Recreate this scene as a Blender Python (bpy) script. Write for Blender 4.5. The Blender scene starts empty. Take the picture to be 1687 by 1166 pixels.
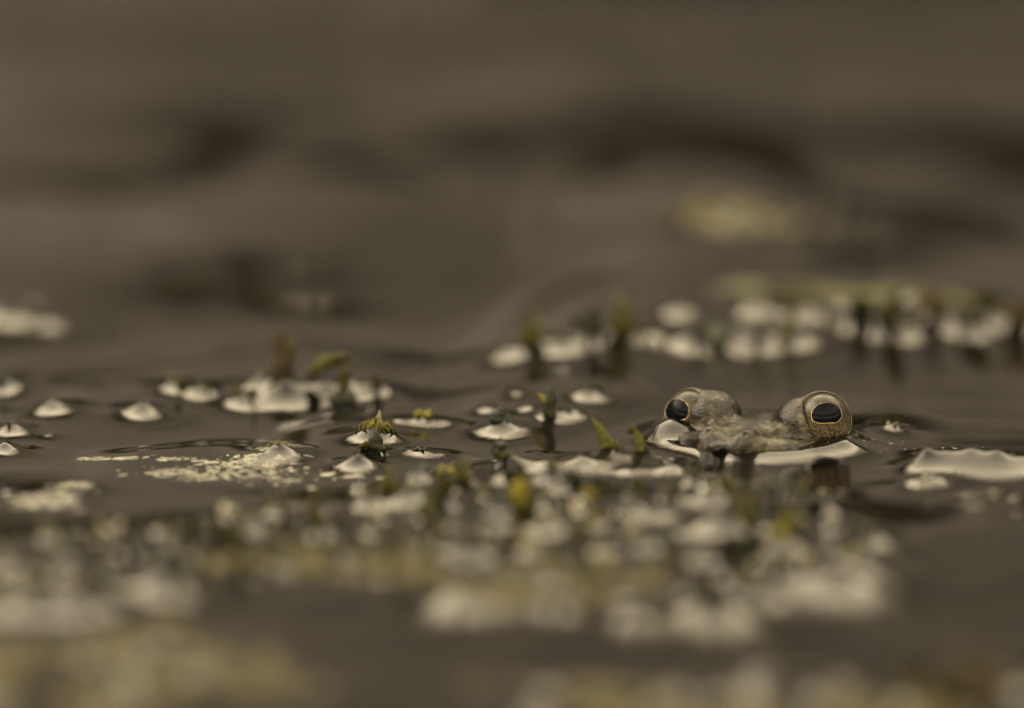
import bpy, math, random
import numpy as np
from mathutils import Vector, Matrix

S = 0.01                       # everything below is worked out in centimetres
sc = bpy.context.scene
col = sc.collection
R = math.radians
random.seed(7)
rng = np.random.default_rng(7)

# ------------------------------------------------------------------ camera
W0, H0, F = 1687.0, 1166.0, 30000.0           # photograph size, focal length in its pixels
EL = R(12.0)
cam_pos = Vector((0, -300 * math.cos(EL), 300 * math.sin(EL)))
pitch = EL - math.atan((750 - 583) / F)
cd = bpy.data.cameras.new('camera')
cam = bpy.data.objects.new('camera', cd)
col.objects.link(cam)
cam.location = cam_pos * S
cam.rotation_euler = (R(90) - pitch, 0, 0)
cd.sensor_width = 36
cd.lens = 36 * F / W0
cd.clip_start = 0.05
cd.clip_end = 400
cd.dof.use_dof = True
cd.dof.focus_distance = 3.0
cd.dof.aperture_fstop = cd.lens / 128.0
sc.camera = cam
CR = Vector((1, 0, 0))
CU = Vector((0, math.sin(pitch), math.cos(pitch)))
CB = Vector((0, -math.cos(pitch), math.sin(pitch)))      # towards the camera

def at(x, y, z=0.0):
    """point of the plane at height z (cm) seen at pixel x, y of the photograph"""
    d = CR * ((x - W0 / 2) / F) - CU * ((y - H0 / 2) / F) - CB
    t = (z - cam_pos.z) / d.z
    return cam_pos + d * t

# ------------------------------------------------------------------ sky, sun, exposure
SUN_EL, SUN_AZ = R(40), R(-80)       # azimuth from +Y, towards -X negative
w = bpy.data.worlds.new('World'); sc.world = w; w.use_nodes = True
nt = w.node_tree; nt.nodes.clear()
sky = nt.nodes.new('ShaderNodeTexSky'); sky.sky_type = 'NISHITA'
sky.sun_disc = False; sky.sun_elevation = SUN_EL; sky.sun_rotation = SUN_AZ
sky.air_density = 1.0; sky.dust_density = 3.0; sky.ozone_density = 1.0
hs = nt.nodes.new('ShaderNodeHueSaturation'); hs.inputs['Saturation'].default_value = 0.55
tint = nt.nodes.new('ShaderNodeMix'); tint.data_type = 'RGBA'; tint.blend_type = 'MULTIPLY'
tint.inputs[0].default_value = 1.0
tint.inputs[7].default_value = (1.0, 0.83, 0.50, 1)
bg = nt.nodes.new('ShaderNodeBackground'); bg.inputs[1].default_value = 0.12
wo = nt.nodes.new('ShaderNodeOutputWorld')
nt.links.new(sky.outputs[0], hs.inputs['Color'])
nt.links.new(hs.outputs[0], tint.inputs[6])
# high thin overcast: soft cloud over most of the sky, warmer towards the horizon
geo_ = nt.nodes.new('ShaderNodeTexCoord'); sepw = nt.nodes.new('ShaderNodeSeparateXYZ'); nt.links.new(geo_.outputs['Generated'], sepw.inputs[0])
rw = nt.nodes.new('ShaderNodeValToRGB'); rw.color_ramp.elements[0].color = (1.0, 0.785, 0.49, 1); rw.color_ramp.elements[0].position = 0.3
rw.color_ramp.elements[1].color = (0.92, 0.77, 0.52, 1); rw.color_ramp.elements[1].position = 1.0; nt.links.new(sepw.outputs[2], rw.inputs[0])
cn = nt.nodes.new('ShaderNodeTexNoise'); cn.inputs['Scale'].default_value = 2.5; cn.inputs['Detail'].default_value = 5; nt.links.new(geo_.outputs['Generated'], cn.inputs['Vector'])
cm = nt.nodes.new('ShaderNodeMapRange'); cm.inputs[1].default_value = 0.3; cm.inputs[2].default_value = 0.7; cm.inputs[3].default_value = 11; cm.inputs[4].default_value = 18; nt.links.new(cn.outputs['Fac'], cm.inputs[0])
ev = nt.nodes.new('ShaderNodeMapRange'); ev.inputs[1].default_value = 0.35; ev.inputs[2].default_value = 0.95; ev.inputs[3].default_value = 1.65; ev.inputs[4].default_value = 0.42; nt.links.new(sepw.outputs[2], ev.inputs[0])
em = nt.nodes.new('ShaderNodeMath'); em.operation = 'MULTIPLY'; nt.links.new(cm.outputs[0], em.inputs[0]); nt.links.new(ev.outputs[0], em.inputs[1])
cl = nt.nodes.new('ShaderNodeVectorMath'); cl.operation = 'SCALE'; nt.links.new(rw.outputs[0], cl.inputs[0]); nt.links.new(em.outputs[0], cl.inputs['Scale'])
mx = nt.nodes.new('ShaderNodeMix'); mx.data_type = 'RGBA'; mx.inputs[0].default_value = 0.78
nt.links.new(tint.outputs[2], mx.inputs[6]); nt.links.new(cl.outputs[0], mx.inputs[7])
nt.links.new(mx.outputs[2], bg.inputs[0])
nt.links.new(bg.outputs[0], wo.inputs[0])
sd = bpy.data.lights.new('sun', 'SUN'); sd.energy = 0.7; sd.angle = R(50); sd.color = (1, 0.9, 0.76)
sun = bpy.data.objects.new('sun', sd); col.objects.link(sun)
sdir = Vector((math.sin(SUN_AZ) * math.cos(SUN_EL), math.cos(SUN_AZ) * math.cos(SUN_EL), math.sin(SUN_EL)))
sun.rotation_euler = sdir.to_track_quat('Z', 'Y').to_euler()
sun.location = sdir * 5
sc.render.engine = 'CYCLES'
vs = sc.view_settings
vs.view_transform = 'Standard'; vs.look = 'None'; vs.gamma = 1; vs.use_curve_mapping = False
vs.exposure = 2.22

# ------------------------------------------------------------------ material helpers
class NT:
    def __init__(s, name):
        s.m = bpy.data.materials.new(name); s.m.use_nodes = True
        s.t = s.m.node_tree; s.p = s.t.nodes['Principled BSDF']
        tc = s.t.nodes.new('ShaderNodeTexCoord')
        mp = s.t.nodes.new('ShaderNodeMapping'); mp.inputs['Scale'].default_value = (100, 100, 100)
        s.t.links.new(tc.outputs['Object'], mp.inputs['Vector']); s.co = mp.outputs[0]
    def n(s, k): return s.t.nodes.new(k)
    def l(s, a, b): s.t.links.new(a, b)
    def scaled(s, v):
        mp = s.n('ShaderNodeMapping'); mp.inputs['Scale'].default_value = v; s.l(s.co, mp.inputs[0]); return mp.outputs[0]
    def noise(s, scale, detail=4, rough=0.55, co=None, dist=0.0):
        t = s.n('ShaderNodeTexNoise'); t.inputs['Scale'].default_value = scale
        t.inputs['Detail'].default_value = detail; t.inputs['Roughness'].default_value = rough
        t.inputs['Distortion'].default_value = dist
        s.l(co or s.co, t.inputs['Vector']); return t.outputs['Fac']
    def ramp(s, fac, stops):
        r = s.n('ShaderNodeValToRGB'); e = r.color_ramp.elements
        while len(e) < len(stops): e.new(0.5)
        for el, (p, c) in zip(e, stops):
            el.position = p; el.color = (*c, 1) if len(c) == 3 else c
        s.l(fac, r.inputs[0]); return r.outputs[0]
    def mix(s, fac, a, b, blend='MIX'):
        m = s.n('ShaderNodeMix'); m.data_type = 'RGBA'; m.blend_type = blend
        for i, v in ((0, fac), (6, a), (7, b)):
            if isinstance(v, (int, float)): m.inputs[i].default_value = v
            elif isinstance(v, tuple): m.inputs[i].default_value = (*v, 1)
            else: s.l(v, m.inputs[i])
        return m.outputs[2]
    def bump(s, h, strength, dist):
        b = s.n('ShaderNodeBump'); b.inputs['Strength'].default_value = strength
        b.inputs['Distance'].default_value = dist * S; s.l(h, b.inputs['Height'])
        s.l(b.outputs[0], s.p.inputs['Normal'])
    def set(s, **k):
        for a, v in k.items():
            i = s.p.inputs[a.replace('_', ' ')]
            if isinstance(v, tuple): i.default_value = (*v, 1)
            elif isinstance(v, (int, float)): i.default_value = v
            else: s.l(v, i)
        return s

# ------------------------------------------------------------------ object helpers
def mesh_obj(name, V, Fc, mat, parent=None, loc=None, smooth=True):
    """V in cm in world (or in parent/loc space when loc is given)"""
    me = bpy.data.meshes.new(name)
    V = np.asarray(V, dtype=float) * S
    if isinstance(Fc, np.ndarray):
        n, k = Fc.shape
        me.vertices.add(len(V)); me.vertices.foreach_set('co', V.astype(np.float32).ravel())
        me.loops.add(n * k); me.loops.foreach_set('vertex_index', Fc.astype(np.int32).ravel())
        me.polygons.add(n); me.polygons.foreach_set('loop_start', np.arange(0, n * k, k, dtype=np.int32))
        me.update(calc_edges=True)
    else:
        me.from_pydata([tuple(v) for v in V], [], Fc); me.update()
    me.validate()
    if smooth: me.polygons.foreach_set('use_smooth', [True] * len(me.polygons))
    for m in (mat if isinstance(mat, (list, tuple)) else [mat]): me.materials.append(m)
    o = bpy.data.objects.new(name, me); col.objects.link(o)
    if parent: o.parent = parent
    if loc is not None: o.location = Vector(loc) * S
    return o
def empty(name, loc):
    o = bpy.data.objects.new(name, None); o.empty_display_size = 0.005
    col.objects.link(o); o.location = Vector(loc) * S; return o
def tag(o, label, cat, group=None, kind=None):
    if label: o['label'] = label
    if cat: o['category'] = cat
    if group: o['group'] = group
    if kind: o['kind'] = kind
    return o

class MB:
    def __init__(s): s.v = []; s.f = []
    def rings(s, rs, cap=True):
        k = len(rs[0]); b = len(s.v)
        for r in rs: s.v += [tuple(p) for p in r]
        for i in range(len(rs) - 1):
            for j in range(k):
                a = b + i * k + j; c = b + i * k + (j + 1) % k
                s.f.append((a, c, c + k, a + k))
        if cap:
            s.f.append(tuple(b + j for j in reversed(range(k))))
            s.f.append(tuple(b + (len(rs) - 1) * k + j for j in range(k)))
    def blade(s, p0, p1, p2, w, t, side=None, n=9, k=8, tip=0.12, base=0.6, wob=0.0, belly=0.35):
        """curved flattened tapering leaf from p0 over control p1 to p2; w width, t thickness"""
        p0, p1, p2 = map(Vector, (p0, p1, p2))
        rs = []; ph = random.uniform(0, 6)
        for i in range(n):
            u = i / (n - 1)
            c = p0 * (1 - u) ** 2 + p1 * 2 * u * (1 - u) + p2 * u * u
            d = ((p1 - p0) * (1 - u) + (p2 - p1) * u).normalized()
            sd_ = Vector(side) if side else Vector((1, 0, 0))
            sd_ = (sd_ - d * sd_.dot(d)).normalized(); nn = d.cross(sd_)
            if u < belly: f = base + (1 - base) * math.sin(u / belly * math.pi / 2)
            else: f = 1 - (1 - tip) * ((u - belly) / (1 - belly)) ** 1.4
            f *= 1 + wob * math.sin(u * 17 + ph)
            rs.append([c + sd_ * math.cos(a) * w * .5 * f + nn * math.sin(a) * t * .5 * f
                       + nn * wob * w * .5 * math.sin(u * 9 + ph) * math.cos(a)
                       for a in (2 * math.pi * j / k for j in range(k))])
        s.rings(rs)
    def lump(s, c, r, squash=(1, 1, 1), n=6, k=9, rough=0.25):
        rs = []; c = Vector(c)
        for i in range(n + 1):
            th = math.pi * (0.03 + 0.94 * i / n)
            rs.append([c + Vector((math.sin(th) * math.cos(a) * squash[0], math.sin(th) * math.sin(a) * squash[1],
                       -math.cos(th) * squash[2])) * r * (1 + random.uniform(-rough, rough))
                       for a in (2 * math.pi * j / k for j in range(k))])
        s.rings(rs)
    def build(s, name, mat, parent=None, loc=None): return mesh_obj(name, s.v, s.f, mat, parent, loc)

def value_noise2(x, y, seed):
    g = np.random.default_rng(seed).random((257, 257))
    xi = np.floor(x).astype(int); yi = np.floor(y).astype(int); fx = x - xi; fy = y - yi
    fx = fx * fx * (3 - 2 * fx); fy = fy * fy * (3 - 2 * fy)
    a = g[xi % 256, yi % 256]; b = g[(xi + 1) % 256, yi % 256]; c = g[xi % 256, (yi + 1) % 256]; d = g[(xi + 1) % 256, (yi + 1) % 256]
    return (a * (1 - fx) + b * fx) * (1 - fy) + (c * (1 - fx) + d * fx) * fy - 0.5
def value_noise3(x, y, z, seed):
    g = np.random.default_rng(seed).random((65, 65, 65))
    xi, yi, zi = (np.floor(q).astype(int) for q in (x, y, z)); fx, fy, fz = x - xi, y - yi, z - zi
    fx, fy, fz = (q * q * (3 - 2 * q) for q in (fx, fy, fz)); r = 0
    for i in (0, 1):
        for j in (0, 1):
            for k in (0, 1):
                r = r + g[(xi + i) % 64, (yi + j) % 64, (zi + k) % 64] * (fx if i else 1 - fx) * (fy if j else 1 - fy) * (fz if k else 1 - fz)
    return r - 0.5

# ------------------------------------------------------------------ materials
def mk_weed(name, c0, c1, rough=0.35, spec=0.5):
    m = NT(name)
    f = m.noise(9, 5); f2 = m.noise(40, 3)
    cc = m.ramp(f, [(0.3, c0), (0.7, c1)])
    cc = m.mix(0.5, cc, m.ramp(f2, [(0.3, (0.45, 0.45, 0.45)), (0.7, (1.3, 1.3, 1.3))]), 'MULTIPLY')
    m.set(Base_Color=cc, Roughness=rough, Specular_IOR_Level=0.22); m.bump(m.noise(28, 4), 0.6, 0.05)
    if name == 'algae_olive': m.set(Roughness=0.9, Specular_IOR_Level=0.12)
    return m.m
M = {}
M['olive'] = mk_weed('weed_olive', (0.010, 0.011, 0.002), (0.060, 0.058, 0.007))
M['green'] = mk_weed('weed_green', (0.016, 0.018, 0.003), (0.105, 0.105, 0.014))
M['dark'] = mk_weed('weed_dark', (0.006, 0.008, 0.004), (0.022, 0.026, 0.010))
M['yellow'] = mk_weed('weed_yellow_green', (0.045, 0.044, 0.003), (0.22, 0.19, 0.011), 0.45)
M['brown'] = mk_weed('weed_brown', (0.014, 0.010, 0.004), (0.042, 0.029, 0.008), 0.5)
M['algae'] = mk_weed('algae_olive', (0.03, 0.0265, 0.014), (0.080, 0.070, 0.038), 0.55)
M['scum'] = mk_weed('scum_pale', (0.10, 0.092, 0.055), (0.26, 0.24, 0.16), 0.5)
M['teal'] = mk_weed('weed_teal', (0.010, 0.015, 0.013), (0.03, 0.04, 0.034), 0.4)

m = NT('pond_water')
mud = m.ramp(m.noise(0.35, 4), [(0.35, (0.0005, 0.00045, 0.00025)), (0.7, (0.0014, 0.00125, 0.0007))])
m.set(Base_Color=mud, Roughness=0.03, IOR=1.333)
fine = m.noise(2.2, 5, 0.62, m.scaled((0.55, 1.0, 1.0)), 0.6)
fine2 = m.noise(9, 4, 0.6, m.scaled((0.3, 1.0, 1.0)), 0.8)
m.bump(m.mix(0.12, fine, fine2), 0.16, 0.035)
M['water'] = m.m

m = NT('bank_ground')
g = m.noise(0.012, 6, 0.6); g2 = m.noise(0.05, 5, 0.65)
cc = m.ramp(g, [(0.35, (0.045, 0.043, 0.046)), (0.5, (0.092, 0.089, 0.095)), (0.68, (0.14, 0.134, 0.136))])
cc = m.mix(0.6, cc, m.ramp(g2, [(0.3, (0.4, 0.4, 0.4)), (0.7, (1.3, 1.3, 1.25))]), 'MULTIPLY')
sp = m.n('ShaderNodeSeparateXYZ'); m.l(m.co, sp.inputs[0])
ma = m.n('ShaderNodeMath'); ma.operation = 'MULTIPLY_ADD'; m.l(g2, ma.inputs[0]); ma.inputs[1].default_value = -90; m.l(sp.outputs[2], ma.inputs[2])
mr = m.n('ShaderNodeMapRange'); mr.inputs[1].default_value = -25; mr.inputs[2].default_value = 30; m.l(ma.outputs[0], mr.inputs[0])
cc = m.mix(mr.outputs[0], (0.022, 0.018, 0.010), cc)      # dark brown low on the bank, with a ragged upper edge
m.set(Base_Color=cc, Roughness=0.9); m.bump(g2, 0.8, 12)
M['bank'] = m.m

# ------------------------------------------------------------------ ground: pond bed and banks, one sheet to the horizon
def build_ground():
    def prof(u):            # sign-preserving stretch
        return np.sign(u) * (np.abs(u) * 900 + np.abs(u) ** 5 * 24000)
    n = 180
    u = np.linspace(-1, 1, n); X, Y = np.meshgrid(prof(u), prof(u), indexing='ij')
    edge = 700 + 90 * value_noise2(X / 260 + 50, Y / 260 + 50, 3) * 2
    d = np.hypot(X, Y * 1.0) - edge
    rise = np.clip(d / 900, 0, 1); rise = rise * rise * (3 - 2 * rise)
    top = 480 + 250 / (1 + np.exp(-Y / 250))
    Z = np.where(d < 0, -40 * np.clip(-d / 250, 0, 1) - 4, 0)
    Z = Z + rise * top + np.clip(d / 60, 0, 1) * (14 + 60 * value_noise2(X / 120 + 9, Y / 120 + 9, 5) + 22 * value_noise2(X / 38 + 9, Y / 38 + 9, 6)) + rise * 110 * value_noise2(X / 150 + 30, Y / 150 + 30, 8)
    idx = np.arange(n * n).reshape(n, n)
    Fq = np.stack([idx[:-1, :-1], idx[1:, :-1], idx[1:, 1:], idx[:-1, 1:]], -1).reshape(-1, 4)
    o = mesh_obj('ground', np.stack([X, Y, Z], -1).reshape(-1, 3), Fq, M['bank'])
    o['kind'] = 'structure'
build_ground()

def build_added_reeds():  # out-of-view reeds, added so water slopes facing away mirror a dark band
    rr = np.random.default_rng(31); V_ = []; Fc = []
    for i in range(9000):
        th = rr.uniform(-1.0, 1.0); d = 660 + rr.uniform(0, 1) ** 1.5 * 170
        x, y = d * math.sin(th), d * math.cos(th)
        h = rr.normal(92, 14) * (1 + .22 * math.sin(th * 9) + .15 * math.sin(th * 23 + 1)); lx, ly = rr.normal(0, 16, 2); wd = rr.uniform(1.0, 2.2); a = rr.uniform(0, 6.28)
        cx, cy = math.cos(a) * wd, math.sin(a) * wd; b = len(V_)
        for u, f in ((0, .8), (.5, 1), (.85, .6)):
            V_ += [(x + lx * u * u - cx * f, y + ly * u * u - cy * f, -6 + h * u), (x + lx * u * u + cx * f, y + ly * u * u + cy * f, -6 + h * u)]
        V_.append((x + lx * 1.2, y + ly * 1.2, h * .97))
        Fc += [(b, b + 1, b + 3, b + 2), (b + 2, b + 3, b + 5, b + 4), (b + 4, b + 5, b + 6)]
    m = NT('reed_green'); oi = m.n('ShaderNodeNewGeometry')
    m.set(Base_Color=m.ramp(oi.outputs['Random Per Island'], [(0.1, (0.008, 0.007, 0.003)), (0.6, (0.016, 0.014, 0.006)), (0.95, (0.04, 0.033, 0.016))]), Roughness=0.6)
    o = mesh_obj('added_reed_bed', V_, Fc, m.m, smooth=False)
    tag(o, 'dense olive reeds added along the far bank for a dark reflection, out of view', 'reeds', None, 'stuff')
build_added_reeds()
def build_added_wood():  # unseen trees, added to soften the mirrored skyline and darken the frog's front
    rr = np.random.default_rng(53); V_ = []; Fc = []
    def quad(c, s, n):
        t = np.cross(n, rr.normal(size=3)); t /= np.linalg.norm(t); u = np.cross(n, t); b = len(V_)
        for a, q in ((-1, 0), (0, -.45), (1, 0), (0, .45)): V_.append(tuple(c + t * a * s + u * q * s))
        Fc.append((b, b + 1, b + 2, b + 3))
    for i in range(150):
        th = 2 * math.pi * (i + rr.uniform(-.4, .4)) / 150; d = rr.uniform(1180, 1560)
        x, y = d * math.sin(th), d * math.cos(th); z0 = 330 + 300 * (d - 1150) / 400; h = rr.uniform(260, 560) * (1.25 if math.cos(th) < 0 else 1)
        b = len(V_); k = 6
        for f, zz in ((9, -60), (6, h * .5), (1.5, h * .95)):
            for j in range(k): V_.append((x + f * math.cos(2 * math.pi * j / k), y + f * math.sin(2 * math.pi * j / k), z0 + zz))
        for q in range(2):
            for j in range(k): Fc.append((b + q * k + j, b + q * k + (j + 1) % k, b + (q + 1) * k + (j + 1) % k, b + (q + 1) * k + j))
        for cl_ in range(15):
            e = rr.normal(size=3); e /= np.linalg.norm(e); e *= rr.uniform(.35, 1)
            c = np.array((x + e[0] * h * .34, y + e[1] * h * .34, z0 + h * .58 + e[2] * h * .46)); rad = h * rr.uniform(.08, .16)
            for q in range(36):
                n = rr.normal(size=3); n /= np.linalg.norm(n); quad(c + rr.normal(size=3) * rad * .6, rr.uniform(7, 15), n)
    m = NT('wood_leaf'); gi = m.n('ShaderNodeNewGeometry')
    m.set(Base_Color=m.ramp(gi.outputs['Random Per Island'], [(0.0, (0.03, 0.03, 0.012)), (0.6, (0.06, 0.055, 0.025)), (1.0, (0.10, 0.085, 0.045))]), Roughness=0.7)
    tag(mesh_obj('added_wood', V_, Fc, m.m, smooth=False), 'loose unseen wood added round the pond to soften and darken reflections', 'wood', None, 'stuff')
build_added_wood()

# ------------------------------------------------------------------ frog shape (signed distance, local cm: x right, y to the snout, z up)
YAW = R(-22)
FO = at(1245, 738)                                   # between the eyes, on the water
fx = Vector((math.cos(YAW), math.sin(YAW), 0)); fy = Vector((math.sin(YAW), -math.cos(YAW), 0))
def cam_vec(r, u, b): return (CR * r + CU * u + CB * b).normalized()
def to_local_dir(v): return Vector((v.dot(fx), v.dot(fy), v.z))
def at_depth(x, y, ref):                              # point of pixel x, y in the picture plane through ref
    d = CR * ((x - W0 / 2) / F) - CU * ((y - H0 / 2) / F) - CB
    t = (ref - cam_pos).dot(-CB)
    return cam_pos + d * t
def to_local(p): q = p - FO; return Vector((q.dot(fx), q.dot(fy), q.z))
def to_world(p): return FO + fx * p[0] + fy * p[1] + Vector((0, 0, p[2]))
ER = 0.44
EYES = []
for (ex, ey, side, pup, lid, cosl) in ((1137, 687, -1, (-.60, .27, .75), (-.65, .35, .67), .32),
                                       (1356, 692, 1, (.14, .24, .96), (.25, .28, .92), .16)):
    ref = FO + fx * (1.12 * side)
    c = at_depth(ex, ey, ref)
    EYES.append(dict(c=c, lc=to_local(c), pup=cam_vec(*pup), lid=cam_vec(*lid), ll=to_local_dir(cam_vec(*lid)), cosl=cosl, side=side))

def ell(P, c, r):
    q = [(P[i] - c[i]) / r[i] for i in range(3)]
    k0 = np.sqrt(q[0] ** 2 + q[1] ** 2 + q[2] ** 2)
    k1 = np.sqrt(sum((q[i] / r[i]) ** 2 for i in range(3)))
    return k0 * (k0 - 1) / np.maximum(k1, 1e-6)
def cap(P, a, b, ra, rb):
    a = np.array(a); b = np.array(b); d = b - a
    t = np.clip(sum((P[i] - a[i]) * d[i] for i in range(3)) / (d @ d), 0, 1)
    return np.sqrt(sum((P[i] - a[i] - t * d[i]) ** 2 for i in range(3))) - (ra + (rb - ra) * t)
def smin(a, b, k):
    h = np.clip(0.5 + 0.5 * (b - a) / k, 0, 1)
    return b * (1 - h) + a * h - k * h * (1 - h)
NOSE = []
def frog_sdf(x, y, z, eyes=True, detail=False):
    P = (x, y, z)
    d = ell(P, (0, -0.5, -0.62), (1.75, 2.0, 0.95))              # skull and jaws
    d = smin(d, ell(P, (0.0, 0.18, -0.26), (1.85, 1.46, 0.66)), 0.15)     # broad wedge of the face
    d = smin(d, ell(P, (0, -4.2, -1.9), (2.2, 3.6, 1.5)), 0.6)    # trunk, under water
    d = smin(d, ell(P, (0.0, 0.55, -0.15), (0.80, 0.95, 0.52)), 0.18)    # snout
    for s in (-1, 1): d = smin(d, cap(P, (0.18 * s, 0.1, 0.20), (0.19 * s, 1.27, 0.21), 0.28, 0.285), 0.10)
    d = smin(d, ell(P, (0, 0.05, -0.05), (0.62, 0.9, 0.47)), 0.15)    # brow bridge
    for s in (-1, 1):
        d = smin(d, ell(P, (0.80 * s, -0.08, 0.41), (0.49, 0.52, 0.48)), 0.16)     # brow
        d = smin(d, cap(P, (0.40 * s, 1.25, 0.32), (1.5 * s, 0.25, 0.04 if s > 0 else -0.06), 0.14, 0.14), 0.26)   # upper lip ridge
        d = smin(d, cap(P, (0.33 * s, 1.26, 0.46), (0.36 * s, 0.95, 0.42), 0.115, 0.12), 0.06)   # nostril mound
        d = smin(d, ell(P, (1.12 * s, 0.02, 0.06), (0.50, 0.52, 0.30)), 0.12)     # skin under the eye
        d = smin(d, cap(P, (0.36 * s, 0.9, 0.38), (0.62 * s, 0.25, 0.40), 0.07, 0.10), 0.10)   # ridge from nostril to eye
    d = smin(d, ell(P, (-0.05, 1.53, 0.30), (0.12, 0.10, 0.09)), 0.08)
    if detail:
        d = d + 0.018 * value_noise3(x * 4 + 20, y * 4 + 20, z * 4 + 20, 11) + 0.010 * value_noise3(x * 9 + 20, y * 9 + 20, z * 9 + 20, 12)
        sk = np.clip((z - 0.2) / 0.2, 0, 1)
        d = d - 0.022 * sk * np.clip(value_noise3(x * 16 + 20, y * 10 + 20, z * 16 + 20, 13) + 0.1, 0, 1)
        for s in (-1, 1):
            d = -smin(-d, ell(P, (0.33 * s, 1.35, 0.53), (0.05, 0.045, 0.035)), 0.02)
        d = -smin(-d, ell(P, (-0.06, 1.63, 0.325), (0.055, 0.04, 0.035)), 0.02)
    if eyes:
        for E in EYES:
            c = E['lc']; n = E['ll']
            q = [P[i] - c[i] for i in range(3)]
            sp = np.sqrt(q[0] ** 2 + q[1] ** 2 + q[2] ** 2)
            pl = q[0] * n[0] + q[1] * n[1] + q[2] * n[2] - ER * E['cosl']
            # socket: keep skin off the open part of the eyeball, wrap the rest of it
            d = np.maximum(d, -np.maximum(sp - ER - 0.03, -(pl - 0.01)))
            d = smin(d, np.maximum(sp - ER - 0.058, pl), 0.07)
    return d

def surface_nets(f, lo, hi, h):
    ax = [np.arange(lo[i], hi[i] + h, h) for i in range(3)]
    X, Y, Z = np.meshgrid(*ax, indexing='ij')
    D = f(X, Y, Z)
    ins = D < 0
    nx, ny, nz = D.shape
    cnt = np.zeros((nx - 1, ny - 1, nz - 1)); acc = np.zeros((3,) + cnt.shape)
    offs = [(0, 0, 0), (1, 0, 0), (0, 1, 0), (1, 1, 0), (0, 0, 1), (1, 0, 1), (0, 1, 1), (1, 1, 1)]
    def sub(A, o): return A[o[0]:nx - 1 + o[0], o[1]:ny - 1 + o[1], o[2]:nz - 1 + o[2]]
    for i in range(8):
        for a in range(3):
            o = offs[i]
            if o[a]: continue
            p = list(o); p[a] = 1
            da, db = sub(D, o), sub(D, p); cr = (da < 0) != (db < 0)
            t = np.where(cr, da / np.where(cr, da - db, 1), 0)
            for k in range(3): acc[k] += np.where(cr, o[k] + (t if k == a else 0), 0)
            cnt += cr
    act = cnt > 0; idx = -np.ones(cnt.shape, int); idx[act] = np.arange(act.sum())
    I = np.argwhere(act); V = np.stack([lo[k] + h * (I[:, k] + acc[k][act] / cnt[act]) for k in range(3)], -1)
    quads = []
    for a in range(3):
        b, c = (a + 1) % 3, (a + 2) % 3
        sl0 = [slice(None)] * 3; sl1 = [slice(None)] * 3; sl0[a] = slice(0, -1); sl1[a] = slice(1, None)
        A, B = ins[tuple(sl0)], ins[tuple(sl1)]
        E = np.argwhere(A != B)
        E = E[(E[:, b] > 0) & (E[:, c] > 0) & (E[:, b] < D.shape[b] - 1) & (E[:, c] < D.shape[c] - 1)]
        fl = A[tuple(E.T)]
        q = []
        for (db, dc) in ((-1, -1), (0, -1), (0, 0), (-1, 0)):
            e = E.copy(); e[:, b] += db; e[:, c] += dc; q.append(idx[tuple(e.T)])
        q = np.stack(q, -1); q[~fl] = q[~fl][:, ::-1]; quads.append(q)
    return V, np.concatenate(quads)

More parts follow.
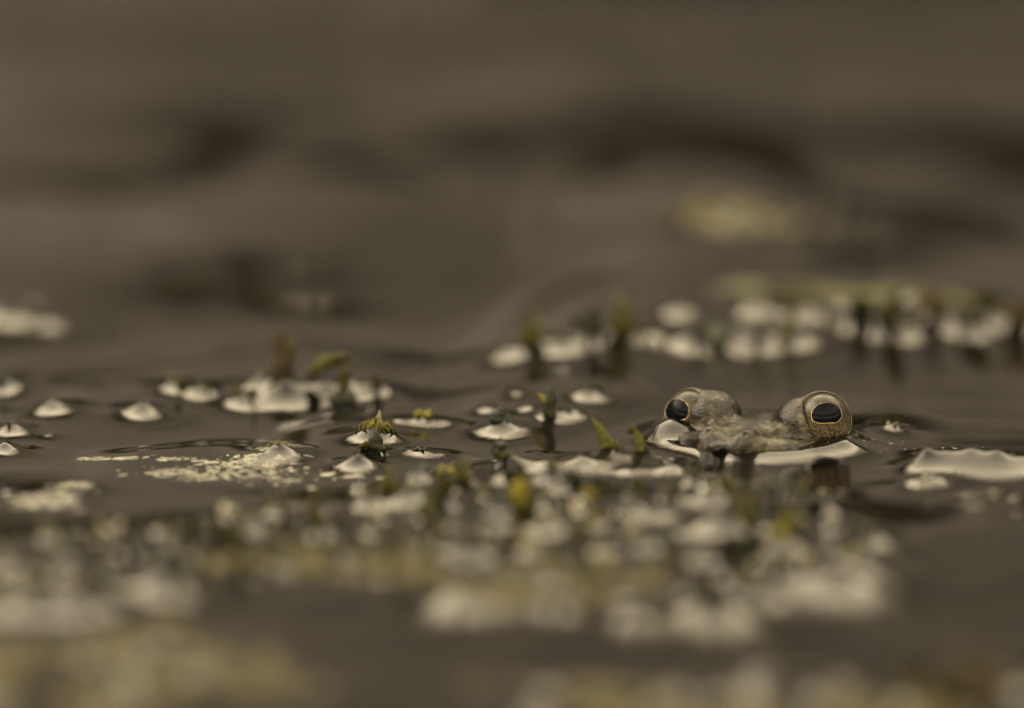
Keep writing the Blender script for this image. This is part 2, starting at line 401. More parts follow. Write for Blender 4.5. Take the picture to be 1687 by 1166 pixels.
# ------------------------------------------------------------------ where the weed breaks the surface: x, y of the foot in the photograph, height, spread (cm)
CONES = []
def cone(x, y, h, lam=0.28, ex=1.0): CONES.append((x, y, h, lam, ex))
for c in [(620, 735, .34, .33), (617, 756, .16, .2), (590, 774, .24, .24), (460, 758, .26, .26), (430, 764, .10, .3), (700, 754, .10, .22), (675, 752, .08, .2), (730, 755, .07, .2),
          (505, 752, .06, .2), (827, 719, .22, .30), (790, 716, .08, .3), (870, 716, .08, .3), (695, 706, .16, .28), (655, 708, .1, .25), (735, 708, .1, .25),
          (905, 703, .18, .2), (940, 699, .14, .24), (870, 693, .12, .3), (800, 690, .10, .3), (970, 675, .14, .3), (560, 712, .08, .3), (850, 672, .1, .35),
          (1525, 786, .28, .22), (1560, 786, .12, .3), (1600, 786, .16, .25), (1645, 788, .17, .25), (1690, 788, .17, .3), (1740, 790, .2, .3),
          (1500, 814, .10, .25), (1545, 812, .12, .25), (1520, 814, .08, .3), (1640, 838, .13, .25), (1675, 842, .12, .25), (1635, 862, .12, .25), (1680, 870, .12, .3), (1470, 721, .13, .22),
          (1003, 777, .17, .36), (1060, 780, .14, .36), (960, 792, .08, .4), (1110, 794, .08, .4), (960, 790, .12, .3), (905, 793, .16, .3), (1112, 797, .15, .4), (1030, 800, .07, .4), (905, 800, .08, .3), (870, 790, .14, .3),
          (838, 792, .36, .28), (800, 806, .2, .25), (890, 733 + 20, .05, .15), (1360, 835, .12, .25), (735, 806, .2, .22), (775, 812, .2, .25),
          (100, 822, .10, .4), (60, 834, .09, .3), (130, 836, .09, .3), (12, 828, .10, .2),
          (235, 693, .24, .34), (85, 687, .22, .33), (10, 645, .26, .36), (18, 716, .2, .3), (8, 748, .2, .26), (80, 724, .06, .2),
          (292, 655, .2, .26), (335, 662, .17, .25), (402, 672, .16, .25), (432, 655, .34, .3), (540, 662, .24, .34), (620, 660, .30, .34), (585, 655, .2, .3), (500, 660, .16, .3), (470, 665, .3, .3),
          (880, 600, .22, .3), (960, 596, .26, .3), (830, 604, .14, .3), (1020, 590, .2, .3), (925, 604, .16, .3), (1150, 596, .24, .3), (1205, 592, .26, .3), (1255, 594, .24, .3), (1310, 590, .24, .3),
          (1080, 590, .1, .3), (1440, 568, .34, .34), (1480, 575, .3, .3), (1545, 560, .34, .32), (1600, 566, .2, .3), (1625, 552, .36, .34), (1680, 552, .3, .3), (1730, 548, .3, .3),
          (1330, 560, .2, .4), (1390, 550, .22, .4), (1250, 556, .2, .4), (1500, 530, .2, .4), (1120, 560, .16, .4),
          (1140, 428, .17, .5), (1190, 432, .18, .5), (1240, 430, .18, .5), (1290, 430, .17, .5), (30, 528, .11, .28), (88, 534, .08, .26), (-15, 520, .11, .28), (55, 512, .09, .26)]:
    cone(c[0], c[1], c[2] * 1.15, c[3] * (1.4 if c[3] < .5 and not (c[0] > 790 and c[1] < 620) else 1.2))
# the near mat, scattered inside its outline
MAT = [(-60, 985), (60, 935), (230, 915), (440, 870), (560, 868), (640, 826), (760, 815), (900, 830), (980, 860), (1090, 868), (1150, 838), (1250, 850), (1330, 850), (1440, 920),
       (1440, 975), (1250, 1000), (1120, 1030), (900, 1035), (700, 1010), (560, 985), (300, 1010), (100, 1050), (-60, 1060)]
def inside(x, y, poly):
    r = False; j = len(poly) - 1
    for i in range(len(poly)):
        (xi, yi), (xj, yj) = poly[i], poly[j]
        if (yi > y) != (yj > y) and x < (xj - xi) * (y - yi) / (yj - yi) + xi: r = not r
        j = i
    return r
MATPTS = []
tries = 0
while len(MATPTS) < 165 and tries < 20000:
    tries += 1
    x, y = random.uniform(-60, 1445), random.uniform(815, 1075)
    if not inside(x, y, MAT): continue
    p = at(x, y)
    if all((p.x - q[2].x) ** 2 + ((p.y - q[2].y) * 0.8) ** 2 > 0.68 ** 2 for q in MATPTS):
        MATPTS.append((x, y, p))
for (x, y, p) in MATPTS: cone(x, y, random.uniform(.16, .38) + .1 * (random.random() < .2), random.uniform(.34, .58))
for i in range(26):                                   # nearest strip of weed along the lower edge
    x = random.choice([random.uniform(-40, 420), random.uniform(820, 1700)]); y = random.uniform(1085, 1200)
    cone(x, y, random.uniform(.14, .3), random.uniform(.3, .45))

CW = [(at(x, y), h, l) for (x, y, h, l, e) in CONES]
wr = np.random.default_rng(5)
WAVES = []
for i in range(70):
    lam = 10 ** wr.uniform(math.log10(1.4), math.log10(45)); th = wr.normal(math.pi / 2, 0.62)
    WAVES.append((2 * math.pi / lam * math.cos(th), 2 * math.pi / lam * math.sin(th), lam * 0.0013 * (min(lam, 30) / 8) ** .35, wr.uniform(0, 6.28)))
RING = at(60, 560)
SWELLS = []
def water_h(X, Y):
    H = np.zeros_like(X)
    far = np.exp(-(np.maximum(np.hypot(X, Y) - 60, 0) / 200) ** 2)
    for kx, ky, a, ph in WAVES:
        H += a * np.sin(kx * X + ky * Y + ph + 0.6 * np.sin(0.21 * X + ph * 3) + 0.5 * np.sin(.13 * Y + ph))
    calm = 0.5 + 0.5 * np.clip((np.abs(Y + 1) - 3) / 8, 0, 1)
    H *= far * calm 
    r = np.hypot(X - RING.x, (Y - RING.y) * .35); a = np.exp(-((r - 3.7) / 1.5) ** 2) * (Y > RING.y)
    H += 0.006 * a * np.sin(2 * math.pi * r / 1.3) * far
    for c, sx, sy, h in SWELLS:
        H += h * np.exp(-((X - c.x) / sx) ** 2 - ((Y - c.y) / sy) ** 2)
    return H
RIDGES = [([(730, 582), (860, 552), (960, 522), (1060, 497), (1200, 492), (1450, 478), (1720, 462)], .34, 2.4, 7.0),
          ([(-40, 610), (80, 626), (200, 638), (300, 608), (440, 594), (580, 594), (690, 604)], .24, 1.6, 5.0),
          ([(430, 728), (600, 698), (700, 671), (850, 655), (1000, 647), (1110, 659)], .14, .9, 3.0),
          ([(1385, 700), (1450, 697), (1555, 710)], .14, .9, 1.6), ([(1455, 772), (1560, 760), (1720, 769)], .09, .5, 1.4),
          ([(120, 761), (300, 748), (500, 740)], .08, .6, 1.6), ([(840, 412), (960, 386), (1100, 358), (1230, 346), (1330, 356), (1430, 382)], .50, 3.5, 9.0),
          ([(560, 110), (660, 99), (800, 66), (920, 54), (1030, 64), (1180, 92), (1300, 104)], .62, 5.0, 13.0), ([(-60, 452), (60, 466), (170, 490)], .17, 2.4, 6.0),
          ([(300, 82), (460, 92), (620, 108)], .40, 4.5, 12.0), ([(-60, 158), (180, 146), (420, 186)], .42, 4.5, 12.0), ([(560, 524), (680, 516), (780, 534)], .16, 2.0, 4.0), ([(300, 905), (480, 862), (620, 832)], .12, 1.3, 3.0),
          ([(850, 782), (900, 786), (960, 779), (1005, 775), (1040, 780), (1065, 776), (1100, 784), (1150, 790)], .165, .45, 1.0), ([(1480, 792), (1560, 785), (1730, 786)], .15, .3, .85), ([(560, 868), (760, 822), (960, 836), (1200, 842), (1400, 884)], .16, .8, 3.0),
          ([(150, 190), (500, 215), (800, 242), (1000, 272)], .22, 4.0, 9.0), ([(980, 280), (1200, 246), (1500, 220), (1740, 196)], .22, 4.0, 9.0),
          ([(300, 300), (600, 308), (880, 336)], .2, 2.6, 7.0), ([(200, 392), (400, 376), (620, 396), (800, 420)], .16, 2.4, 6.0), ([(1380, 440), (1560, 428), (1740, 436)], .2, 2.4, 6.0),
          ([(-60, 330), (90, 345), (240, 380)], .3, 3.4, 8.0), ([(1100, 250), (1220, 232), (1400, 246)], .26, 3.4, 8.0)]
RIDGES = [([at(*q) for q in pl], h, wf, wn) for pl, h, wf, wn in RIDGES]
def ridges(X, Y):
    H = np.zeros_like(X)
    for pl, h, wf, wn in RIDGES:
        px_ = np.array([q.x for q in pl]); py_ = np.array([q.y for q in pl])
        cs = 0
        for o_ in (-.8, -.4, 0, .4, .8): cs = cs + np.interp(X + o_, px_, py_) / 5
        tp = np.clip((X - px_[0]) / (1 + wf * .8) + .1, 0, 1) * np.clip((px_[-1] - X) / (1 + wf * .8) + .1, 0, 1); tp = tp * tp * (3 - 2 * tp)
        t = Y - cs + .25 * value_noise2(X * .8 + 40, Y * .2 + 40, 77)
        H += h * tp * np.where(t > 0, np.exp(-(t / wf) ** 2), np.exp(-(t / wn) ** 2))
    return H
def add_cones(H, xs, ys):
    C = np.zeros_like(H)
    for p, h, l in CW:
        i0, i1 = np.searchsorted(xs, (p.x - 9 * l, p.x + 9 * l)); j0, j1 = np.searchsorted(ys, (p.y - 9 * l, p.y + 9 * l))
        if i1 <= i0 or j1 <= j0: continue
        r = np.hypot(xs[i0:i1, None] - p.x, ys[None, j0:j1] - p.y)
        C[i0:i1, j0:j1] += (h * np.exp(-np.sqrt(r * r + 0.0009) / l)) ** 1.65
    return H + C ** (1 / 1.65)
def frog_film(X, Y):
    lx = (X - FO.x) * fx.x + (Y - FO.y) * fx.y; ly = (X - FO.x) * fy.x + (Y - FO.y) * fy.y
    out = np.zeros_like(X); near = (np.abs(lx) < 6) & (np.abs(ly) < 6)
    a, b = lx[near], ly[near]
    d = frog_sdf(a, b, np.full_like(a, 0.06))
    amp = 0.25 - 0.07 * np.clip((b - .3) / .7, 0, 1) + 0.20 * np.exp(-((a + 1.3) / .45) ** 2 - ((b - .35) / .5) ** 2)
    out[near] = amp * np.exp(-np.maximum(d, 0) / 0.30) * (np.maximum(0, 1 - np.maximum(-b - .9, 0) / 2.0))
    return out

def axis(parts):
    out = []
    for a, b, s in parts: out.append(np.arange(a, b - 1e-9, s))
    return np.concatenate(out + [np.array([parts[-1][1]])])
geo = [13.5 * 1.35 ** i for i in range(20)]
xs = np.concatenate([-np.array(geo[::-1]), axis([(-12.5, 12.5, 0.05)]), np.array(geo)])
gy = [60 * 1.3 ** i for i in range(14)]; gyn = [27 * 1.3 ** i for i in range(17)]
ys = np.concatenate([-np.array(gyn[::-1]), axis([(-25, -7, 0.09), (-7, 8, 0.045), (8, 20, 0.09), (20, 56, 0.16)]), np.array(gy)])
xs = xs[np.abs(xs) < 2400]; ys = ys[np.abs(ys) < 2400]
XX, YY = np.meshgrid(xs, ys, indexing='ij')
HH = add_cones(water_h(XX, YY) + ridges(XX, YY), xs, ys)
FILM = frog_film(XX, YY)
HH = HH + FILM
idx = np.arange(XX.size).reshape(XX.shape)
WQ = np.stack([idx[:-1, :-1], idx[1:, :-1], idx[1:, 1:], idx[:-1, 1:]], -1).reshape(-1, 4)
pond = mesh_obj('pond_water', np.stack([XX, YY, HH], -1).reshape(-1, 3), WQ, M['water'])
pond['kind'] = 'structure'
def wz(x, y):
    i = min(max(np.searchsorted(xs, x), 1), len(xs) - 1); j = min(max(np.searchsorted(ys, y), 1), len(ys) - 1)
    tx = (x - xs[i - 1]) / (xs[i] - xs[i - 1]); ty = (y - ys[j - 1]) / (ys[j] - ys[j - 1])
    return float(HH[i - 1, j - 1] * (1 - tx) * (1 - ty) + HH[i, j - 1] * tx * (1 - ty) + HH[i - 1, j] * (1 - tx) * ty + HH[i, j] * tx * ty)
def on_water(px, py):
    p = at(px, py); p.z = wz(p.x, p.y); return p

# ------------------------------------------------------------------ the frog
m = NT('frog_skin')
a = m.noise(2.3, 5, 0.6); b = m.noise(11, 4, 0.6)
cc = m.ramp(a, [(0.38, (0.003, 0.0026, 0.0016)), (0.5, (0.016, 0.0135, 0.0085)), (0.66, (0.078, 0.066, 0.046))])
cc = m.mix(0.7, cc, m.ramp(b, [(0.36, (0.18, 0.17, 0.15)), (0.62, (1.35, 1.3, 1.2))]), 'MULTIPLY')
m.set(Base_Color=cc, Roughness=m.ramp(b, [(0.3, (0.10,) * 3), (0.7, (0.26,) * 3)]), IOR=1.36, Specular_IOR_Level=0.42)
v = m.n('ShaderNodeTexVoronoi'); v.inputs['Scale'].default_value = 16; m.l(m.co, v.inputs['Vector'])
hh = m.mix(0.5, m.noise(22, 4, 0.6), v.outputs['Distance']); hh = m.mix(0.3, hh, m.noise(55, 3, 0.6)); m.bump(hh, 0.5, 0.05)
M['skin'] = m.m
m = NT('frog_iris')
n1 = m.noise(38, 4, 0.65, dist=1.0)
speck = m.ramp(n1, [(0.44, (0.007, 0.006, 0.004)), (0.53, (0.17, 0.135, 0.075))])
up = m.ramp(m.noise(30, 3), [(0.4, (0.018, 0.0155, 0.012)), (0.62, (0.05, 0.043, 0.031))])
sep = m.n('ShaderNodeSeparateXYZ'); m.l(m.co, sep.inputs[0])
mr = m.n('ShaderNodeMapRange'); mr.inputs[1].default_value = -0.12; mr.inputs[2].default_value = 0.12; m.l(sep.outputs[2], mr.inputs[0])
m.set(Base_Color=m.mix(mr.outputs[0], speck, up), Roughness=0.22, IOR=1.28)
M['iris'] = m.m
m = NT('frog_pupil'); m.set(Base_Color=(0.0025, 0.003, 0.005), Roughness=0.06, IOR=1.13); M['pupil'] = m.m
m = NT('frog_gold'); m.set(Base_Color=m.ramp(m.noise(12, 3), [(0.35, (0.12, 0.085, 0.03)), (0.65, (0.42, 0.34, 0.15))]), Roughness=0.25); M['gold'] = m.m
m = NT('frog_lid'); m.set(Base_Color=m.ramp(m.noise(14, 3), [(0.35, (0.03, 0.025, 0.013)), (0.65, (0.15, 0.125, 0.068))]), Roughness=0.25); M['lid'] = m.m

V, Q = surface_nets(lambda x, y, z: frog_sdf(x, y, z, True, True), (-2.1, -2.6, -0.5), (2.1, 1.95, 1.05), 0.027)
VW = V[:, :1] * np.array(fx) + V[:, 1:2] * np.array(fy) + V[:, 2:] * np.array((0, 0, 1))
frog = mesh_obj('frog', VW, Q[:, ::-1].copy(), M['skin'], None, FO)
tag(frog, 'brown wet frog peering out of the water with only its eyes and snout showing', 'frog')

def frame(a):
    u = Vector((0, 0, 1)).cross(a).normalized(); return u, a.cross(u).normalized()
for E in EYES:
    rel = E['c'] - FO
    mb = MB(); mb.lump((0, 0, 0), ER, n=28, k=44, rough=0)
    eye = mb.build('eye', M['iris'], frog, rel)
    eye['label'] = 'eye at the left turned away from the camera' if E['side'] < 0 else 'eye at the right facing the camera'
    a = E['pup']; U, Vv = frame(a)
    if U.dot(CR) < 0: U, Vv = -U, -Vv
    if Vv.z < 0: Vv = -Vv
    sgn = E['side']
    def outline(t, k=1.0):
        u = math.cos(t) * sgn; v = math.sin(t)
        ru = 0.69; rv = 0.51 if v > 0 else 0.36
        pu = ru * math.copysign(abs(math.cos(t)) ** 0.92, math.cos(t)) * sgn
        pv = rv * math.copysign(abs(v) ** (0.95 if v > 0 else 0.62), v)
        pv += 0.06 * pu * sgn
        if v < 0: pv -= 0.05 * math.exp(-((pu * sgn - 0.36) / 0.14) ** 2)
        return pu * k, pv * k
    NT_ = 56
    def on(u, v, r): return (a + U * u + Vv * v).normalized() * r
    V_ = [tuple(a * ER * 1.006)]; Fc = []
    rings = 7
    for k in range(1, rings + 1):
        for j in range(NT_):
            V_.append(tuple(on(*outline(2 * math.pi * j / NT_, k / rings), ER * 1.006)))
    for j in range(NT_): Fc.append((0, 1 + j, 1 + (j + 1) % NT_))
    for k in range(rings - 1):
        for j in range(NT_):
            p = 1 + k * NT_ + j; q = 1 + k * NT_ + (j + 1) % NT_
            Fc.append((p, p + NT_, q + NT_, q))
    mesh_obj('pupil', V_, Fc, M['pupil'], eye, (0, 0, 0))
    mb = MB(); V_ = []; Fc = []
    prof = [(0.985, 1.004), (0.99, 1.016), (1.03, 1.022), (1.075, 1.014), (1.085, 1.0)]
    for k, (kk, rr) in enumerate(prof):
        for j in range(NT_):
            u, v = outline(2 * math.pi * j / NT_, 1.0); L = math.hypot(u, v)
            wd = (kk - 1) * 0.42 * (.25 + .95 * (.5 - .5 * math.cos(2 * math.pi * j / NT_ - .5))) * (1 + 0.2 * math.sin(j * 1.3))
            V_.append(tuple(on(u * (1 + wd / L), v * (1 + wd / L), ER * rr)))
    for k in range(len(prof) - 1):
        for j in range(NT_):
            p = k * NT_ + j; q = k * NT_ + (j + 1) % NT_
            Fc.append((p, q, q + NT_, p + NT_))
    mesh_obj('pupil_ring', V_, Fc, M['gold'], eye, (0, 0, 0))
    # lid margin: a thin raised rim where the skin stops on the eyeball
    n = E['lid']; A, B = frame(n); c0 = E['cosl']; s0 = math.sqrt(1 - c0 * c0)
    rs = []
    for j in range(72):
        t = 2 * math.pi * j / 72
        rad = (A * math.cos(t) + B * math.sin(t)); ctr = n * c0 * (ER + .034) + rad * s0 * (ER + .034)
        th = 0.010 + 0.030 * max(0.0, rad.dot((CR * (-.75 * E['side']) - CU * .65).normalized())) ** 1.5
        nrm = ctr.normalized(); tan = (n - nrm * n.dot(nrm)).normalized()
        rs.append([ctr + nrm * math.cos(q) * th * .7 + tan * math.sin(q) * th * 1.3 for q in (2 * math.pi * i / 8 for i in range(8))])
    rs.append(rs[0])
    mb = MB(); mb.rings(rs, cap=False); mb.build('eyelid_rim', M['lid'], eye, (0, 0, 0))

# ------------------------------------------------------------------ weed that can be told apart
def shoot(name, label, cat, px, py, z, leaves, group=None, lumps=()):
    """leaves: (material, dx0, dz0, cx, cz, dx1, dz1, width, thick, dy) in pixels of the photograph / 100 = cm, from the foot"""
    p = on_water(px, py)
    if z is not None: p.z = z
    root = empty(name, p); tag(root, label, cat, group)
    for (mt, x0, z0, xc, zc, x1, z1, wd, th, dy) in leaves:
        mb = MB(); mb.blade((x0, 0, z0), (xc, dy * .5, zc), (x1, dy, z1), wd, th, n=16, k=12, wob=0.10)
        mb.build('leaf', M[mt], root, (0, 0, 0))
    for (mt, x, y, z, r, sq) in lumps:
        mb = MB(); mb.lump((x, y, z), r, sq, n=8, k=12, rough=0.22); mb.build('bud', M[mt], root, (0, 0, 0))
    return root
shoot('weed_leaf_tip', 'tall olive leaf tip curving up to the left, farther from the frog', 'weed', 1003, 776, .24,
      [('green', .02, -.2, .05, .25, -.29, .66, .26, .10, .0), ('green', .08, -.1, .16, .12, .12, .30, .14, .07, -.03), ('olive', .10, -.1, .2, .1, .24, .21, .08, .05, -.02)])
shoot('weed_leaf_tip', 'narrow dark olive leaf tip nearest to the frog, right one of the pair', 'weed', 1060, 779, .20,
      [('green', .02, -.2, .02, .2, -.18, .62, .21, .09, .0), ('dark', .09, -.15, .10, .1, .02, .30, .14, .08, -.04)])
shoot('weed_leaf_tip', 'broad ragged olive leaf tip with a dark bud above it', 'weed', 838, 792, .30,
      [('olive', .03, -.2, .06, .1, -.25, .20, .36, .12, .0), ('yellow', .14, -.2, .2, -.02, .08, .04, .14, .09, -.12), ('olive', -.18, -.4, -.22, -.2, -.30, -.05, .14, .08, -.1)],
      lumps=[('teal', -.12, 0, .30, .085, (1.1, .9, .8)), ('teal', -.13, 0, .22, .05, (1, 1, 1))])
t = shoot('weed_tuft', 'bright yellow green mossy tuft on top of a tall water cone', 'weed', 620, 735, None, [])
for k in range(130):
    a = random.uniform(0, 6.28); r = .36 * random.random() ** .6
    z = -.10 + .17 * (1 - r / .36) + random.uniform(-.03, .02)
    mb = MB(); x, y = r * math.cos(a), r * math.sin(a) * .6
    mb.blade((x, y, z - .12), (x + random.uniform(-.03, .03), y, z), (x + random.uniform(-.09, .09), y + random.uniform(-.05, .05), z + random.uniform(-.02, .05)), random.uniform(.03, .065), .03,
             side=(math.cos(a * 3), math.sin(a * 3), 0), n=5, k=5)
    mb.build('leaf', M['yellow' if (random.random() < .75 and z > -0.06) else 'olive'], t, (0, 0, 0))
mb = MB(); mb.blade((.02, 0, 0), (.06, 0, .1), (.05, 0, .2), .09, .06, n=8); mb.build('bud', M['scum'], t, (0, 0, 0))
shoot('weed_leaf_tip', 'dark green pointed leaf standing just in front of the yellow green tuft', 'weed', 617, 756, None,
      [('dark', -.05, -.12, .05, .1, .02, .26, .30, .1, 0), ('olive', -.25, -.02, -.1, .05, .0, .12, .14, .06, -.03), ('dark', .1, -.1, .14, .0, .22, .03, .16, .07, 0)])
shoot('weed_leaf_tip', 'small dark jagged tip on the water cone in front of the dark green leaf', 'weed', 590, 774, None,
      [('dark', -.05, -.1, -.04, .0, -.06, .05, .06, .04, 0), ('dark', -.02, -.08, .05, -.01, .11, -.03, .07, .04, -.03), ('teal', .0, -.1, .02, -.03, .01, .03, .07, .05, 0)])
t = shoot('weed_tuft', 'low pale green crusted tip behind the strip of white froth', 'weed', 458, 758, None, [])
for k in range(50):
    x = random.uniform(-.24, .28); z = -.10 * abs(x) / .2 + .0
    mb = MB(); y = random.uniform(-.06, .08)
    mb.blade((x, y, z - .14), (x, y, z - .02), (x + random.uniform(-.05, .05), y, z + random.uniform(-.01, .05)), random.uniform(.03, .055), .03, n=5, k=5)
    mb.build('leaf', M['yellow' if random.random() < .45 else 'olive'], t, (0, 0, 0))
shoot('upright_weed', 'dark green upright stem among the water cones behind the two pointed leaves', 'weed', 905, 706, None,
      [('dark', 0, -.2, .02, .2, .0, .46, .22, .14, 0), ('yellow', -.05, .2, -.1, .3, -.2, .36, .12, .07, 0), ('dark', .02, .1, .06, .3, .05, .48, .16, .1, .05)])
shoot('weed_leaf_tip', 'blurred dark teal tip standing on a wide water cone left of the upright stem', 'weed', 825, 718, None,
      [('teal', -.08, -.1, -.05, .1, .0, .22, .26, .14, 0), ('teal', .1, -.1, .14, .0, .12, .12, .14, .1, 0)])
shoot('weed_tuft', 'little yellow green tuft on the cone right of the bright mossy one', 'weed', 697, 706, None,
      [('yellow', -.1, -.05, -.08, .05, -.05, .12, .14, .08, 0), ('yellow', .06, -.05, .08, .05, .12, .11, .14, .08, 0), ('olive', 0, -.1, 0, .05, .02, .08, .16, .1, .05)])
shoot('upright_weed', 'tall blurred brown stem standing in the weed patch at the left', 'weed', 466, 650, None,
      [('brown', .0, -.4, .02, .3, -.02, .85, .36, .2, 0), ('brown', -.02, .3, -.1, .6, -.18, .80, .2, .12, .1), ('olive', .06, .2, .14, .5, .16, .72, .2, .12, 0)])
shoot('weed_leaf', 'blurred olive leaf arching right of the tall brown stem', 'weed', 545, 664, None,
      [('olive', -.35, .2, .0, .55, .5, .48, .26, .12, 0), ('olive', .2, -.2, .3, .3, .1, .5, .2, .12, 0)])
shoot('weed_tuft', 'blurred dark weed lump low at the right end of the left hand patch', 'weed', 565, 672, None,
      [('dark', -.15, -.1, -.1, .05, -.1, .16, .3, .2, 0), ('dark', .1, -.1, .1, .1, .18, .16, .3, .2, 0)])
t = shoot('weed_ridge', 'long low ridge of weed lifting the water at the right edge beside the frog', 'weed', 1560, 776, None, [])
for (x, z) in ((0, -.02), (.3, .0), (.42, .02), (.8, .01), (1.1, .03), (1.5, .02)):
    mb = MB(); mb.blade((x - .16, .06, z - .12), (x, .1, z - .03), (x + .2, .06, z - .07), .16, .08, n=9); mb.build('leaf', M['brown' if x > 1 else 'olive'], t, (0, 0, 0))
mb = MB(); mb.lump((-.33, -.25, .03), .06, (1, 1, .9)); mb.build('bud', M['scum'], t, (0, 0, 0))
shoot('weed_leaf_tip', 'blurred yellow leaf standing up in the near mat below the broad olive tip', 'weed', 862, 880, None,
      [('yellow', -.05, -.2, -.1, .3, -.02, .46, .34, .14, 0), ('brown', .1, -.2, .14, .1, .1, .34, .26, .12, .03)])
shoot('upright_weed', 'blurred dark olive stem rising from the near mat in front of the snout', 'weed', 1238, 925, None,
      [('dark', .0, -.4, .06, .2, -.05, .62, .26, .16, 0), ('olive', -.02, .1, -.15, .5, -.26, .92, .26, .12, 0), ('olive', .0, .3, .05, .6, .04, .80, .2, .12, .05)])
shoot('weed_leaf_tip', 'blurred green leaf right of the dark stem in front of the frog', 'weed', 1312, 920, None,
      [('olive', -.05, -.2, -.05, .2, .05, .40, .34, .16, 0), ('yellow', -.12, -.1, -.2, .2, -.16, .36, .18, .1, .05)])
shoot('weed_tuft', 'yellow green blob on the far edge of the near mat', 'weed', 733, 806, None,
      [('yellow', -.06, -.05, -.05, .05, -.04, .12, .18, .12, 0), ('yellow', .06, -.05, .08, .05, .09, .10, .18, .12, 0), ('olive', 0, -.1, 0, .02, .02, .08, .2, .12, -.06)])
t = shoot('weed_clump', 'large rusty brown weed clump out of focus in the lower right corner', 'weed', 1600, 1110, None, [])
for k in range(46):
    x, y = random.gauss(.2, .75), random.gauss(0, 1.1); h = random.uniform(.2, .75) * math.exp(-(x / 1.4) ** 2)
    mb = MB(); mb.blade((x, y, -.2), (x + random.uniform(-.2, .2), y, h * .7), (x + random.uniform(-.5, .5), y + random.uniform(-.3, .3), h), random.uniform(.16, .34), .1,
                        side=(random.random() - .5, random.random() - .5, 0.01), n=8, k=7, wob=.1)
    mb.build('leaf', M[random.choice(['brown', 'brown', 'brown', 'olive'])], t, (0, 0, 0))

# ------------------------------------------------------------------ weed tips one cannot tell apart: copies of a few prototypes
def tip_mesh(seed, big):
    random.seed(seed); mb = MB()
    for k in range(random.randint(2, 4)):
        x = random.uniform(-.12, .12); y = random.uniform(-.1, .1); h = random.uniform(.02, .12) * big
        mb.blade((x, y, -.15), (x + random.uniform(-.08, .08), y, h * .5), (x + random.uniform(-.16, .16), y + random.uniform(-.1, .1), h), random.uniform(.08, .2), .07,
                 side=(random.random() - .5, random.random() - .5, .01), n=7, k=6, wob=.08)
    return mb
PROT = []
for i, mt in enumerate(['olive', 'dark', 'teal', 'olive', 'yellow', 'dark', 'brown', 'olive', 'dark', 'scum']):
    o = tip_mesh(40 + i, (1.0, 1.5, .8, 2.2, 1.0, 2.2, 1.6, 1.2, .7, .5)[i]).build('weed_tip', M[mt], None, (0, 0, -30)); PROT.append([o, False])
random.seed(23)
def tip(px, py, label, group, kinds=None, sc_=1.0):
    k = random.choice(kinds or range(len(PROT))); pr = PROT[k]
    if pr[1]: o = pr[0].copy(); col.objects.link(o)
    else: o = pr[0]; pr[1] = True
    o.location = on_water(px, py) * S; o.rotation_euler = (0, 0, random.uniform(0, 6.28)); s = sc_ * random.uniform(.8, 1.25); o.scale = (s, s, s)
    tag(o, label, 'weed', group); return o
def place(i): return ('leftmost', 'second from the left', 'third from the left', 'fourth from the left', 'fifth from the left', 'sixth from the left', 'seventh from the left', 'eighth from the left', 'ninth from the left', 'tenth from the left', 'eleventh from the left', 'twelfth from the left', 'thirteenth from the left')[i]
for (x, y, p) in MATPTS:
    k = random.choice([0, 0, 2, 3, 4, 5, 7, 8, 7, 9, 1, 3, 0])
    tip(x, y, 'small blurred %s weed tip poking up through the near mat' % ('olive', 'dark green', 'grey teal', 'olive', 'yellow green', 'dark green', 'brown', 'olive', 'dark green', 'pale')[k], 'weed tips of the near mat', [k], 1.35)
for i, (x, y) in enumerate(((880, 600), (960, 596), (1020, 590), (1150, 600), (1205, 600), (1255, 598), (1310, 596), (1440, 568), (1480, 575), (1545, 560), (1600, 566), (1625, 552), (1680, 552))):
    tip(x, y, place(i) + ' of the blurred weed tips in the patch behind the frog', 'weed tips of the patch behind the frog', [0, 1, 3, 5, 3, 6], 1.9)
for i, (x, y) in enumerate(((292, 655), (335, 662), (402, 672), (432, 655), (500, 660), (585, 655), (620, 660))):
    tip(x, y, place(i) + ' of the small weed tips around the tall brown stem', 'weed tips round the brown stem', [0, 2, 6, 7], 1.1)
for i, (x, y) in enumerate(((1150, 428), (1190, 430), (1235, 428), (1285, 430))):
    tip(x, y, place(i) + ' of the soft pale tips in the farthest patch above the frog', 'weed tips of the farthest patch', [9, 4], 1.8)
for i, (x, y) in enumerate(((1635, 862), (1640, 838), (1675, 842), (1680, 870))):
    tip(x, y, place(i) + ' of the blurred tips in the pale cluster at the right edge', 'weed tips of the pale cluster at the right', [9, 0], .8)
for (x, y, l) in ((235, 693, 'blurred tip on the single wide water cone in the open water at the left'), (85, 685, 'blurred tip on the smaller water cone between the left edge and the single wide cone'),
                  (10, 645, 'blurred tip on the highest water cone at the left edge'), (18, 716, 'dark tip on the middle water cone at the left edge'),
                  (1470, 721, 'tiny tip in the olive hollow right behind the frog'), (1520, 814, 'low tip on the flat water blob in front of the ridge at the right'),
                  (702, 754, 'flat dark tip on the low round water dome right of the dark green leaf'), (1360, 835, 'pale tip below the mirrored eye of the frog'), (30, 530, 'soft tip of the far patch at the left edge with ring ripples beside it'),
                  (940, 699, 'tip on the water cone right of the dark green upright stem'), (970, 675, 'tip on the hindmost cone between the upright stem and the frog')):
    tip(x, y, l, None, [8, 2, 0, 9], .7)

for pr in PROT:
    if not pr[1]: bpy.data.objects.remove(pr[0])
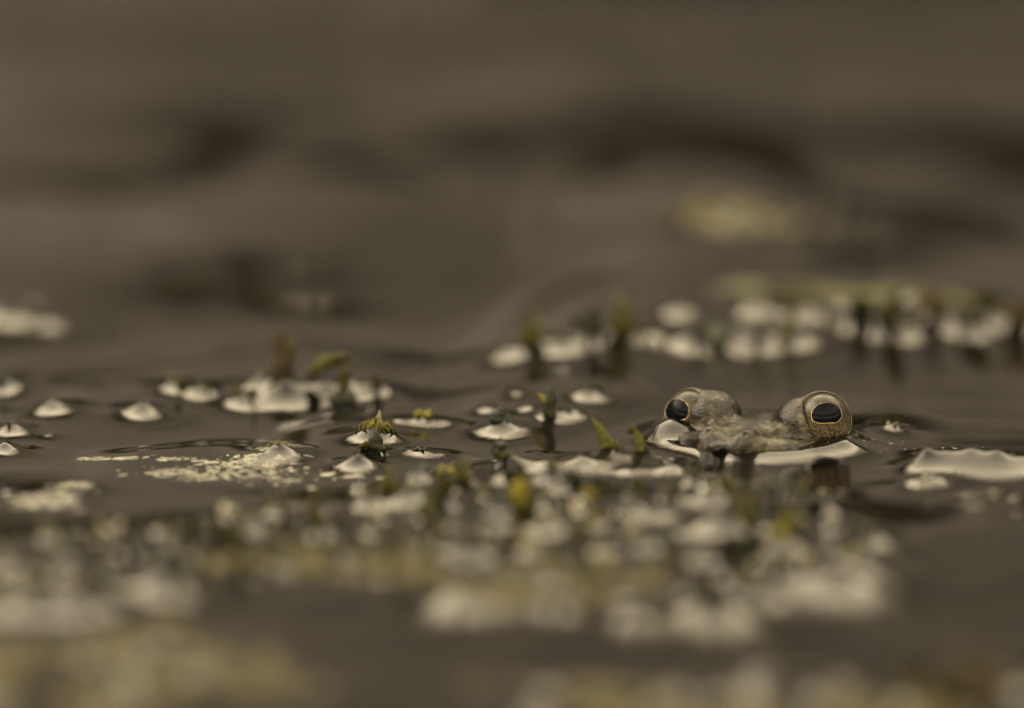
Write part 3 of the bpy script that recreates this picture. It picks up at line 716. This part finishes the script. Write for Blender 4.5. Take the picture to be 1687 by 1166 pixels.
# ------------------------------------------------------------------ floating algae mats, froth, specks, a bubble
def algae(label, px, py, rx, ry, h, seed, mat='algae'):
    p = at(px, py); n, k = 22, 64; V_ = []; Fc = []
    for i in range(n + 1):
        for j in range(k):
            t = 2 * math.pi * j / k; u = i / n
            e = 1 + .28 * math.sin(t * 2 + seed) + .16 * math.sin(t * 5 + seed * 2) + .1 * math.sin(t * 9 + seed * 3)
            x, y = p.x + rx * e * u * math.cos(t), p.y + ry * e * u * math.sin(t)
            V_.append([x, y, u])
    A = np.array(V_); Z = np.array([wz(a, b) for a, b, c in V_])
    bumps = value_noise2(A[:, 0] * 2.2 + 60, A[:, 1] * 2.2 + 60, int(seed * 7) + 1) + .6 * value_noise2(A[:, 0] * 5 + 60, A[:, 1] * 5 + 60, int(seed * 7) + 2)
    A[:, 2] = Z + h * (1.15 - A[:, 2] ** 2) * 1.7 * bumps - .03 * (A[:, 2] > .97) + .01
    for i in range(n):
        for j in range(k): Fc.append((i * k + j, (i + 1) * k + j, (i + 1) * k + (j + 1) % k, i * k + (j + 1) % k))
    return tag(mesh_obj('algae_mat', A, Fc, M[mat]), label, 'algae')
algae('large soft yellow olive algae mat filling the lower left corner', 150, 1130, 2.7, 3.2, .14, 1.0)
algae('yellowish algae mat in the near weed, above the dark gap at the lower left', 540, 975, 1.7, 1.1, .14, 2.3)
algae('olive algae mat along the bottom edge right of the middle', 1050, 1140, 2.2, 1.5, .12, 3.1)
algae('algae mat at the lower right beside the rusty brown clump', 1420, 1150, 2.0, 1.4, .12, 4.4)
algae('small pale olive algae mat in the farthest patch above the frog', 1215, 415, 1.3, 1.2, .16, 5.2)
algae('dull algae patch in the middle of the near mat under the two pointed leaves', 900, 1000, 1.6, 1.0, .12, 6.2)
algae('narrow algae strip along the far edge of the patch behind the frog', 1420, 520, 2.2, 0.7, .2, 7.1, 'olive')

def froth(label, spots, n, rmax=-1.1, name='froth'):
    V_ = []; Fc = []
    for _ in range(n):
        cx, cy, sx, sy = random.choice(spots)
        px, py = random.gauss(cx, sx), random.gauss(cy, sy)
        p = on_water(px, py); r = 10 ** (-2.1 + (rmax + 2.1) * random.random() ** 1.6); k = 9; b = len(V_)
        el, tw = random.uniform(1.0, 2.6), random.gauss(0, .25); h = min(r * .35, .012)
        V_.append((p.x, p.y, p.z + h))
        fr = [random.uniform(.5, 1.35) for j in range(k)]
        for (f, z) in ((.62, h * .8), (1.0, -.004)):
            for j in range(k):
                t = 2 * math.pi * j / k; e = f * r * fr[j]; u, v_ = e * el * math.cos(t), e * math.sin(t) * 1.2
                x, y = p.x + u * math.cos(tw) - v_ * math.sin(tw), p.y + u * math.sin(tw) + v_ * math.cos(tw); V_.append((x, y, wz(x, y) + z))
        for j in range(k):
            a, c = b + 1 + j, b + 1 + (j + 1) % k
            Fc += [(b, a, c), (a, a + k, c + k, c)]
    o = mesh_obj(name, V_, Fc, M['froth']); return tag(o, label, 'froth', None, 'stuff')
m = NT('froth_film'); gi = m.n('ShaderNodeNewGeometry')
m.set(Base_Color=m.ramp(gi.outputs['Random Per Island'], [(0.0, (0.016, 0.0155, 0.008)), (0.5, (0.045, 0.044, 0.027)), (1.0, (0.16, 0.153, 0.112))]), Roughness=0.25); M['froth'] = m.m
froth('strip of pale froth flecks on the water left of the cones', [(380, 776, 50, 7), (300, 783, 22, 4), (440, 784, 40, 4), (350, 786, 50, 5), (430, 768, 30, 5), (400, 773, 30, 3), (330, 788, 60, 3)], 620, -1.15)
froth('thin dotted line of froth along the dark water edge at the left', [(190, 763, 35, 1.6), (300, 764, 40, 2), (150, 761, 14, 1.2)], 130)
froth('pale blurred froth patch near the left edge', [(90, 836, 30, 6), (120, 812, 18, 4), (60, 842, 20, 4)], 420)
froth('scattered flecks of froth in front of the small cones', [(470, 795, 14, 5), (510, 808, 3, 2), (540, 785, 20, 5), (380, 838, 3, 2), (620, 788, 20, 3)], 70)
froth('sprinkle of tiny specks on the calm water around the frog', [(780, 762, 40, 3), (1440, 745, 25, 5), (1560, 745, 60, 4), (980, 768, 40, 4), (1300, 760, 60, 4), (720, 800, 60, 12)], 90, -1.6)
p = on_water(1158, 862)
mb = MB(); mb.lump((0, 0, .03), .07, (1, 1, .9), n=14, k=20, rough=0)
m = NT('bubble_film'); m.set(Base_Color=(.6, .62, .6), Roughness=.05); M['bubble'] = m.m
tag(mb.build('bubble', M['bubble'], None, p), 'single shiny bubble on the water between the two pointed leaves and the dark stem', 'bubble')
